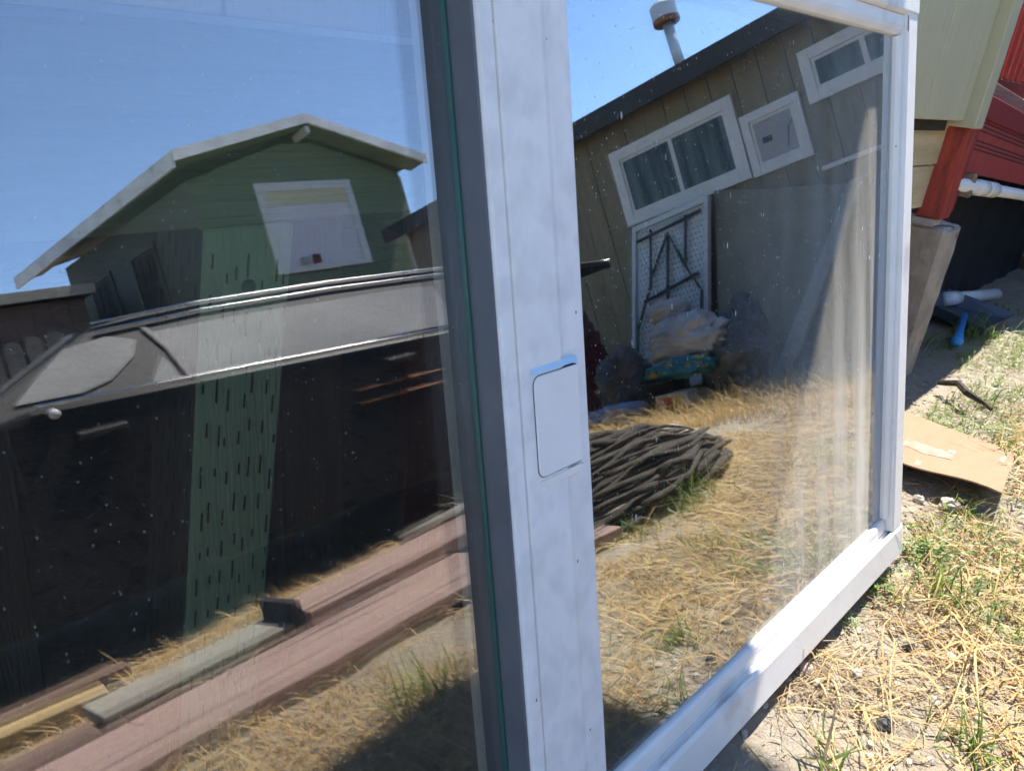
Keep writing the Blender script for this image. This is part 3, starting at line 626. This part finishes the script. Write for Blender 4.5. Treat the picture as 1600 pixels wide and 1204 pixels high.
# roof planes with white barge boards and eaves
rf = MB()
rf.slab([(GX0-.22, GY+.33, EZ+.17), (GXA, GY+.33, AZ+.13), (GXA, -11.75, AZ+.13), (GX0-.22, -11.75, EZ+.17)], (0, 0, .05))
rf.slab([(GXA, GY+.33, AZ+.13), (GX1+.22, GY+.33, EZ+.06), (GX1+.22, -11.75, EZ+.06), (GXA, -11.75, AZ+.13)], (0, 0, .05))
rf = rf.build('roof', 'roofing', gh_)
MB().slab([(GX0-.24, GY+.33, EZ+.09), (GXA, GY+.33, AZ+.05), (GXA, GY+.33, AZ+.17), (GX0-.24, GY+.33, EZ+.21)], (0, .035, 0)).build('barge_board', 'white_fascia', rf)
MB().slab([(GXA+.001, GY+.33, AZ+.05), (GX1+.24, GY+.33, EZ-.02), (GX1+.24, GY+.33, EZ+.10), (GXA+.001, GY+.33, AZ+.17)], (0, .035, 0)).build('barge_board', 'white_fascia', rf)
MB().box(GX0-.26, GX0-.225, -11.75, GY+.325, EZ+.03, EZ+.20).build('eave_board', 'white_fascia', rf)
MB().slab([(GX0-.22, GY+.3, EZ+.15), (GX0-.22, -11.7, EZ+.15), (GX0+.1, -11.7, EZ+.20), (GX0+.1, GY+.3, EZ+.20)], (0, 0, -.02)).build('soffit', 'wall_green', rf)
MB().slab([(GX0, GY+.31, EZ+.19), (GXA, GY+.31, AZ+.09), (GXA, GY, AZ+.09), (GX0, GY, EZ+.19)], (0, 0, -.02)).build('soffit', 'wall_green', rf)
MB().slab([(GXA, GY+.31, AZ+.08), (GX1+.2, GY+.31, EZ+.02), (GX1+.2, GY, EZ+.02), (GXA, GY, AZ+.08)], (0, 0, -.02)).build('soffit', 'wall_green', rf)
for fx in (GXA,):
    zz = EZ if fx != GXA else AZ
    MB().box(fx-.03, fx+.03, GY, GY+.325, zz-.06, zz+.02).build('bracket', 'white_fascia', rf, bevel=.004)
wf = MB().box(4.72, 4.83, GY, GY+.03, 2.30, 3.42).box(5.97, 6.08, GY, GY+.03, 2.30, 3.42).box(4.83, 5.97, GY, GY+.0305, 3.31, 3.42).box(4.83, 5.97, GY, GY+.0305, 2.30, 2.38).build('window', 'white_trim', gh_, bevel=.004)
MB().box(4.83, 5.97, GY+.001, GY+.012, 2.38, 3.13).build('blind', 'blind', wf)
MB().box(4.83, 5.97, GY+.001, GY+.014, 3.135, 3.31).build('blind_head', 'blind_warm', wf)
MB().box(5.05, 5.14, GY+.02, GY+.07, 2.381, 2.47).build('jar', 'grey_board', wf, bevel=.006); MB().box(5.22, 5.31, GY+.02, GY+.07, 2.381, 2.49).build('jar', 'maroon_cloth', wf, bevel=.006)
for y0 in (-8.3, -9.5):
    w2 = MB().box(GX0-.03, GX0, y0-.65, y0, 2.2, 2.26).box(GX0-.03, GX0, y0-.65, y0, 3.06, 3.12).box(GX0-.03, GX0, y0-.65, y0-.6, 2.26, 3.06).box(GX0-.03, GX0, y0-.05, y0, 2.26, 3.06).build('window', 'wall_green_dark', gh_)
    for a in range(3):
        for b in range(2): MB().box(GX0-.012, GX0-.003, y0-.59+a*.18, y0-.44+a*.18, 2.28+b*.39, 2.63+b*.39).build('pane', 'crawl_dark', w2)

for o in list(gh_.children) + [c for q in gh_.children for c in q.children]:
    for v in o.data.vertices:
        yy = v.co.y + OFF[gh_].y
        if yy < GY: v.co.x += .134*(yy - GY)
# brown shed and round-topped fence behind the car
bs = thing('brown_shed', (1.9, -9.6, 0), 'brown boarded shed with pale roof edge at the left of the mirror', 'shed')
MB().box(.2, 3.10, -10.6, -9.05, 0, 2.72).build('wall', 'fence_brown', bs)
for k in range(15): MB().box(.2+k*.193, .387+k*.193, -9.049, -9.03, .05, 2.71).build('wall_board', 'fence_brown', bs, bevel=.004)
MB().slab([(.0, -8.9, 2.74), (3.2, -8.9, 2.74), (3.2, -10.8, 2.80), (.0, -10.8, 2.80)], (0, 0, .05)).build('roof', 'roofing', bs)
MB().box(.0, 3.2, -8.9, -8.86, 2.72, 2.84).build('roof_edge', 'plank_grey', bs)
fe = thing('picket_fence', (1.7, -8.2, 0), 'dark picket fence with rounded tops in front of the brown shed', 'fence')
for k in range(16):
    x0 = .3 + k*.205; h = 2.12 + .03*math.sin(k*2.1); pts = [(x0, .02), (x0+.17, .02), (x0+.17, h)] + [(x0+.085+.085*math.cos(a), h+.085*math.sin(a)) for a in (R_(30), R_(60), R_(90), R_(120), R_(150))] + [(x0, h)]
    MB().prism(pts, lambda p, q, t: (p, t, q), -8.2, -8.175).build('picket', 'fence_grey', fe)
for zz in (.5, 1.7): MB().box(.25, 3.6, -8.24, -8.202, zz, zz+.09).build('fence_rail', 'fence_grey', fe)

# ------------------------------------------------------------------ black car, tailgate up, parked along the yard
car = thing('black_car', (1.1, -2.55, 0), 'black estate car with raised tailgate mirrored across the left pane', 'car')
Y0, Y1 = -1.76, -3.36
low = [(-1.10,.26),(-1.16,.45),(-1.10,.60),(-.85,.70),(.28,.80),(.60,.865),(3.08,.80),(3.16,.72),(3.20,.46),(3.12,.24),(2.86,.20),(2.84,.32),(2.72,.46),(2.55,.50),(2.38,.46),(2.26,.32),(2.24,.20),(-.06,.20),(-.08,.32),(-.20,.46),(-.37,.50),(-.54,.46),(-.66,.32),(-.68,.22)]
MB().prism(low, lambda p, q, t: (p, t, q), Y0, Y1).build('body', 'car_black', car, bevel=.03, seg=3)
# upper cabin: sides lean in towards the roof
def cab(p, q, side): k = (q - .80)*.50; return Vector((p, (Y0 - .03 - k) if side < 0 else (Y1 + .03 + k), q))
up_ = [(.30,.80),(.62,.98),(.90,1.125),(1.15,1.160),(1.9,1.165),(2.6,1.145),(3.02,1.10),(3.10,.80)]
MB().prism(up_, lambda p, q, t: cab(p, q, t), -1, 1).build('cabin', 'car_trim', car, bevel=.015, seg=2)
def side_glass(poly, nm, mt='car_glass', lift=.006):
    a = [cab(p, q, -1) + Vector((0, lift, lift*.5)) for p, q in poly]; MB().slab(a, (0, -.004, -.002)).build(nm, mt, car)
side_glass([(.58,.893),(.66,.962),(.78,1.055),(.93,1.075),(1.02,1.045),(.985,.985),(.88,.915),(.78,.890)], 'quarter_light')
side_glass([(1.00,.875),(1.075,.965),(1.09,.925),(1.10,.87)], 'quarter_light')
side_glass([(1.155,.868),(1.125,.975),(1.075,1.062),(1.40,1.070),(2.30,1.060),(2.42,1.050),(2.42,.842),(1.9,.852)], 'side_window')
side_glass([(2.50,.84),(2.50,1.068),(2.78,1.045),(2.95,.90),(2.93,.835)], 'rear_side_window')
side_glass([(1.055,1.085),(1.10,.99),(1.125,.868),(1.15,.868),(1.125,.99),(1.068,1.088)], 'pillar_strip', 'grey_board', .008)
for zo, nm in ((1.152, 'roof_moulding'), (1.118, 'roof_moulding')):
    MB().tube([cab(x, z + (zo-1.152), -1) + Vector((0, .012, 0)) for x, z in ((.90,1.135),(1.3,1.156),(1.9,1.157),(2.6,1.138),(3.0,1.098))], .0055, 6).build(nm, 'chrome', car, smooth=True)
MB().tube([(x, Y0+.006, z) for x, z in ((.62,.872),(1.0,.862),(1.9,.838),(3.0,.81))], .006, 6).build('belt_moulding', 'chrome', car, smooth=True)
for za in (.655, .60): MB().tube([(1.75, Y0+.006, za), (2.2, Y0+.006, za-.005)], .006, 6).build('side_moulding', 'rust', car, smooth=True)
MB().slab([(.34,-1.98,.826),(.34,-3.14,.826),(.86,-3.08,1.118),(.86,-2.04,1.118)], (-.006, 0, .012)).build('windscreen', 'car_glass', car)
MB().box(.70, .86, Y0-.002, Y0+.028, .735, .765).build('door_handle', 'car_trim', car, bevel=.01)
MB().box(1.92, 2.08, Y0-.002, Y0+.028, .725, .755).build('door_handle', 'car_trim', car, bevel=.01)
MB().blob((.66, Y0+.012, .838), (.018, .012, .016), 2, .1).build('side_repeater', 'lamp_clear', car, smooth=True)
for dx in (.52, 1.14, 2.16): MB().box(dx, dx+.006, Y0-.002, Y0+.0015, .24, .84).build('door_joint', 'seam', car)
for wx in (-.37, 2.55):
    for yy, s in ((Y0-.02, 1), (Y1+.02, -1)):
        ty = MB().lathe([(.17, -.10), (.27, -.10), (.30, -.07), (.30, .07), (.27, .09), (.18, .09), (.17, .06)], (wx, yy-.07*s, .30), 28, (0, s, 0)).build('wheel', 'tyre', car, smooth=True)
        MB().lathe([(0, .05), (.05, .06), (.06, .045), (.15, .03), (.175, .07), (.18, -.02)], (wx, yy-.07*s, .30), 20, (0, s, 0)).build('rim', 'alloy', ty, smooth=True)
tg = MB().slab([(3.03, -1.96, 1.085), (3.03, -3.16, 1.085), (3.96, -3.12, 1.035), (3.96, -2.0, 1.035)], (.004, 0, -.05)).build('tailgate', 'car_black', car, bevel=.014, seg=3)
MB().tube([(3.95, -1.995, 1.03), (3.95, -3.12, 1.03)], .012, 8).build('tailgate_edge', 'chrome', tg, smooth=True)
for yy in (-1.93, -3.2): MB().tube([(3.10, yy, .90), (3.55, yy, 1.04)], .010, 8).build('gas_strut', 'dark_steel', car, smooth=True)
MB().box(3.06, 3.18, Y0-.13, Y0-.005, .58, .78).build('tail_lamp', 'lamp_red', car, bevel=.012)
MB().box(3.10, 3.19, Y0-.11, Y0-.003, .50, .57).build('reverse_lamp', 'lamp_clear', car, bevel=.012)
MB().box(-1.14, -1.0, Y0-.25, Y0-.005, .50, .62).build('headlight', 'lamp_clear', car, bevel=.02)

# ------------------------------------------------------------------ timber lying in the yard
def plank(x0, y0, x1, y1, w, th, z, mt, label, tilt=0):
    a = Vector((x0, y0, 0)); b = Vector((x1, y1, 0)); d = (b-a).normalized(); n_ = Vector((-d.y, d.x, 0))*w/2
    mb = MB(); N_ = 8; t = Vector((0, 0, th))
    for i in range(N_+1):
        p = a.lerp(b, i/N_); p.z = z + tilt*i/N_ + .004*noise.noise(p*3); e = 1 + .05*noise.noise(p*5)
        mb.v += [p - n_*e, p + n_*e, p + n_*e + t, p - n_*e + t]
    for i in range(N_):
        for j in range(4): mb.f.append((4*i+j, 4*i+(j+1) % 4, 4*i+4+(j+1) % 4, 4*i+4+j))
    mb.f += [(0, 3, 2, 1), (4*N_, 4*N_+1, 4*N_+2, 4*N_+3)]
    return based(mb, 'plank', mt, label, 'plank', 'timber lying along the car', bevel=.004)
plank(-.35, -.88, 1.52, -.93, .33, .035, .01, 'plank_red', 'wide reddish plank nearest the dry grass, in full sun')
plank(.98, -1.24, 1.80, -1.22, .25, .045, .03, 'plank_red', 'raised reddish plank behind the long one, with a dark butt end', .02)
plank(.42, -1.24, .955, -1.24, .20, .03, .03, 'plank_grey', 'short grey plank left of the dark butt end')
plank(.20, -1.55, .52, -1.50, .11, .03, .01, 'plank_yellow', 'yellowish short plank in the lower left corner of the mirror')
plank(-.1, -1.68, .62, -1.64, .09, .03, .02, 'plank_dark', 'dark brown plank behind the yellowish one')
plank(-.1, -1.15, .40, -1.16, .10, .03, .02, 'plank_dark', 'narrow brown plank beside the wide reddish one')
plank(1.28, -.70, 1.74, -.60, .10, .03, .01, 'plank_red', 'red board end sticking out below the branch pile')
based(MB().box(.935, .968, -1.34, -1.13, .01, .12), 'timber_block', 'seam', 'black timber block between the grey and the raised red plank', 'block', bevel=.006)
based(MB().tube([(1.62, -1.55, .05), (2.0, -1.58, .06), (2.5, -1.66, .05)], .028, 10), 'dead_branch', 'plank_grey', 'pale bleached branch on the ground behind the planks', 'branch', smooth=True)

# pile of branches, each stick a part
random.seed(21)
pile = thing('branch_pile', (1.95, -.92, 0), 'rounded pile of dark dry branches on the straw in the mirror', 'branches')
PC = Vector((2.20, -.92, 0))
for i in range(130):
    a = random.uniform(-.2, math.pi+.2); layer = random.uniform(.66, 1.0); ry_, rz_ = .40*layer, .235*layer
    y = -math.cos(a)*ry_; z = max(.012, math.sin(a)*rz_); xa = random.uniform(-.62, -.15); xb = random.uniform(.30, .60); r = random.uniform(.007, .020); w1, w2, w3 = random.uniform(2, 6), random.uniform(0, 6), random.uniform(-.10, .10)
    pts = []
    for s_ in range(9):
        t = s_/8; xx = xa + (xb-xa)*t; q = max(0, (xx+.1)/.72); sh = (1 - .62*q*q) * math.sqrt(max(.08, 1 - (min(0, xx+.1)/.85)**2))
        pts.append(PC + Vector((xx, y*sh + .018*math.sin(w1*t+w2) + w3*(t-.5) - .05*q*q, max(.01, z*sh + .014*math.sin(w1*1.7*t+i)))))
    rr_ = [r*(1 + .22*math.sin(i*3+k*2.2))*(1 - .35*abs(k-4)/4) for k in range(9)]
    MB().tube(pts, rr_, 6).build('branch', 'bark', pile, smooth=True)
for k in range(6):
    a = .3 + k*.5; c = Vector((.50 + .03*math.sin(k*4), -.05 - .12*math.cos(a), .03 + .10*math.sin(a)))
    MB().tube([PC + c + Vector((-.16, .01, .02)), PC + c, PC + c + Vector((.05, -.01, -.01))], [.020, .026, .022], 8).build('cut_end', 'cut_wood', pile)
MB().tube([PC + Vector((-.3, -.5, .12)), PC + Vector((.25, -.42, .20)), PC + Vector((.5, -.2, .15))], [.008, .012, .006], 7).build('branch', 'bark', pile, smooth=True)

# ------------------------------------------------------------------ straw, grass and weeds
def blades(name, spots, lfun, wfun, cfun, lift, mtl, droop=.5, label=None, cat=None):
    n = len(spots); P = np.array(spots); az = np.random.rand(n)*2*np.pi; Ln = lfun(n); Wd = wfun(n); el = lift(n)
    d = np.stack([np.cos(az), np.sin(az), np.zeros(n)], 1); s = np.stack([-np.sin(az), np.cos(az), np.zeros(n)], 1); K = 4
    V = np.zeros((n, K, 2, 3)); cur = P.copy(); e = el.copy(); curl = np.random.randn(n)*.25
    for k in range(K):
        w = Wd*(1 - .75*(k/(K-1))**2); V[:, k, 0] = cur - s*w[:, None]/2; V[:, k, 1] = cur + s*w[:, None]/2; V[:, k, 1, 2] += w*.35
        st = (Ln/(K-1))[:, None]; cur = cur + (d*np.cos(e)[:, None] + np.array([0, 0, 1])*np.sin(e)[:, None])*st
        e = e - droop*(.5 + np.random.rand(n))*np.sign(np.maximum(el, .01))*np.minimum(1, np.abs(el)+.1); az = az + curl
        d = np.stack([np.cos(az), np.sin(az), np.zeros(n)], 1); cur[:, 2] = np.maximum(cur[:, 2], P[:, 2] + .001)
    idx = np.arange(n*K*2).reshape(n, K, 2); F = np.stack([idx[:, :-1, 0], idx[:, :-1, 1], idx[:, 1:, 1], idx[:, 1:, 0]], -1).reshape(-1, 4)
    me = bpy.data.meshes.new(name); me.vertices.add(n*K*2); me.vertices.foreach_set('co', V.reshape(-1)); me.loops.add(F.size); me.loops.foreach_set('vertex_index', F.reshape(-1))
    me.polygons.add(len(F)); me.polygons.foreach_set('loop_start', np.arange(0, F.size, 4)); me.polygons.foreach_set('loop_total', np.full(len(F), 4)); me.update(calc_edges=True)
    at = me.color_attributes.new('tint', 'FLOAT_COLOR', 'POINT'); c = cfun(n); C4 = np.ones((n, K*2, 4)); C4[:, :, :3] = c[:, None, :]; at.data.foreach_set('color', C4.reshape(-1))
    me.materials.append(M[mtl]); o = bpy.data.objects.new(name, me); col.objects.link(o)
    if label: tag(o, label, cat)
    return o
def straw_col(n):
    a = np.array([.33, .235, .125]); b = np.array([.44, .36, .235]); c = np.array([.21, .145, .08]); t = np.random.rand(n, 1); u = np.random.rand(n, 1)
    return np.where(u < .2, c + (a-c)*t, a + (b-a)*t)
def gold_col(n):
    a = np.array([.50, .32, .115]); b = np.array([.62, .46, .21]); c = np.array([.30, .18, .07]); t = np.random.rand(n, 1); u = np.random.rand(n, 1)
    return np.where(u < .2, c + (a-c)*t, a + (b-a)*t)
def green_col(n):
    a = np.array([.09, .17, .025]); b = np.array([.22, .30, .06]); t = np.random.rand(n, 1); return a + (b-a)*t
def field(n, x0, x1, y0, y1, thr=-.1, off=0, keep=None):
    out = []
    while len(out) < n:
        x = random.uniform(x0, x1); y = random.uniform(y0, y1)
        d = noise.noise(Vector((x*1.5+off, y*1.5, 1))) + .5*noise.noise(Vector((x*4+off, y*4, 3)))
        if d < thr + random.uniform(-.18, .18): continue
        if keep and not keep(x, y): continue
        out.append((x, y, gh(x, y) + random.uniform(0, .006)))
    return out
random.seed(5)
yard = lambda x, y: not (1.5 < x < 2.6 and -1.15 < y < -.68) and not (y > .58) and not (-.4 < x < 1.53 and -1.10 < y < -.72) and y > -1.75 + .25*max(0, x-3)*0 or (x > 3.25 and y > -3.2)
bare = lambda x, y: noise.noise(Vector((x*5, y*5, 8)))*.1 + math.hypot((x-1.30)/1.4, y+.03) < .10
dens = lambda x, y: random.random() < (1 if x < 1.2 else .22) and not bare(x, y)
near = field(4600, .62, 2.0, -.35, .34, .0, 0, dens)
crumbs = field(6500, .7, 2.6, -.35, .45, -.3, 3, lambda x, y: not bare(x, y) or random.random() < .15)
o = blades('straw', near + field(1500, 2.0, 3.6, -.3, .56, .05) + crumbs, lambda n: np.concatenate([np.random.gamma(2.0, .026, n-len(crumbs)).clip(.015, .22), np.random.uniform(.004, .022, len(crumbs))]), lambda n: np.random.uniform(.0008, .0023, n), straw_col, lambda n: np.abs(np.random.randn(n))*.2, 'straw')
tag(o, 'loose dry straw strewn over the soil beside the window', 'straw', kind='stuff')
o = blades('dry_grass', field(42000, .2, 4.6, -2.8, .30, -.22, 9, yard), lambda n: np.random.gamma(2.4, .032, n).clip(.02, .24), lambda n: np.random.uniform(.0016, .0038, n), gold_col, lambda n: np.abs(np.random.randn(n))*.38, 'straw')
tag(o, 'golden dry grass covering the yard mirrored in the panes', 'grass', kind='stuff')
o = blades('tall_dry_grass', field(5200, 3.3, 4.4, -3.0, .2, -.5, 2), lambda n: np.random.uniform(.06, .19, n), lambda n: np.random.uniform(.002, .004, n), gold_col, lambda n: np.random.uniform(.7, 1.5, n), 'straw', .35)
tag(o, 'taller dry grass at the foot of the long house', 'grass', kind='stuff')
gr = field(3400, 2.35, 4.2, -.35, .50, .0, 30) + field(900, 1.45, 2.4, -.1, .28, .12, 31) + field(800, 3.0, 4.3, .4, .75, -.1, 32)
o = blades('green_grass', gr, lambda n: np.random.uniform(.02, .075, n), lambda n: np.random.uniform(.002, .004, n), lambda n: np.where(np.random.rand(n, 1) < .3, straw_col(n), green_col(n)*1.25), lambda n: np.random.uniform(.2, 1.2, n), 'leaf')
tag(o, 'short yellow green grass beyond the cardboard', 'grass', kind='stuff')

def weed(x, y, n, hmin, hmax, spread, label, wid=.004, dry=.1, name='weed_clump'):
    sp = [(random.gauss(0, spread), random.gauss(0, spread), 0) for _ in range(n)]
    o = blades(name, sp, lambda k: np.random.uniform(hmin, hmax, k), lambda k: np.random.uniform(wid*.6, wid*1.3, k), lambda k: np.where(np.random.rand(k, 1) < dry, straw_col(k), green_col(k)), lambda k: np.random.uniform(.5, 1.5, k), 'leaf', .35, label, 'weed')
    o.location = (x, y, gh(x, y)); o['group'] = 'weeds growing in the yard'
def leafy(x, y, n, spread, size, label):
    "low plant with small oval leaves"
    V = []; F = []; C = []
    for i in range(n):
        r = abs(random.gauss(0, spread)); a = random.uniform(0, 6.28); p = Vector((r*math.cos(a), r*math.sin(a)*.8, random.uniform(.004, .03))); L = random.uniform(.6, 1.2)*size; w = L*.42
        d = Vector((math.cos(a+random.uniform(-1, 1)), math.sin(a+random.uniform(-1, 1)), random.uniform(-.1, .6))).normalized(); s = d.cross(Vector((random.uniform(-.3, .3), random.uniform(-.3, .3), 1))).normalized()
        b = len(V); V += [p, p+d*L*.5+s*w*.5, p+d*L+Vector((0, 0, -.15*L)), p+d*L*.5-s*w*.5]; F += [(b, b+1, b+2), (b, b+2, b+3)]; t = random.random(); c = (.10+.11*t, .19+.12*t, .035+.04*t, 1); C += [c]*4
    me = bpy.data.meshes.new('leafy_weed'); me.from_pydata(V, [], F); me.update(); at = me.color_attributes.new('tint', 'FLOAT_COLOR', 'POINT'); at.data.foreach_set('color', [q for c in C for q in c]); me.materials.append(M['leaf'])
    o = bpy.data.objects.new('leafy_weed', me); col.objects.link(o); o.location = (x, y, gh(x, y)); tag(o, label, 'weed', 'weeds growing in the yard', 'stuff')
random.seed(31)
weed(1.52, .16, 70, .03, .10, .032, 'bright green grass tuft on the soil below the cardboard')
weed(1.92, .215, 26, .03, .08, .022, 'small grass tuft at the lifted cardboard corner')
weed(.93, .16, 14, .05, .12, .02, 'few green blades at the bottom edge beside the sill')
leafy(1.66, .24, 420, .085, .016, 'low leafy weed patch between jamb and cardboard')
leafy(1.44, .285, 170, .05, .016, 'low leafy weed touching the window sill near its end')
leafy(1.29, .275, 50, .03, .015, 'small leafy weed under the middle of the sill')
leafy(1.80, .13, 60, .05, .014, 'sparse leafy sprouts right of the cardboard tuft')
weed(.80, -.02, 60, .05, .15, .03, 'dark green tuft in the shadow at the sill corner in the mirror')
weed(.82, -.40, 70, .05, .14, .04, 'green tuft at the shadow edge low in the left pane')
weed(2.05, -.50, 90, .05, .20, .06, 'green weeds growing through the front of the branch pile')
weed(1.80, -.55, 40, .04, .12, .05, 'short green weeds at the left foot of the branch pile')
weed(2.12, -1.62, 80, .08, .24, .05, 'yellow green tall weed beside the car behind the planks', dry=.4)
weed(1.15, .02, 40, .03, .09, .018, 'small green tuft mirrored near the sill')
weed(1.62, -.18, 50, .02, .07, .06, 'thin green weeds in the straw mirrored low in the right pane')
weed(3.45, -.40, 60, .04, .12, .08, 'green weeds mirrored near the jamb far across the straw')
weed(3.55, .62, 70, .05, .16, .06, 'shaded grass tuft behind the scoop handle')
weed(2.78, .40, 34, .03, .09, .03, 'grass tuft at the edge of the porch shade')
weed(3.25, .72, 24, .06, .20, .04, 'thin weeds in front of the black sheet')
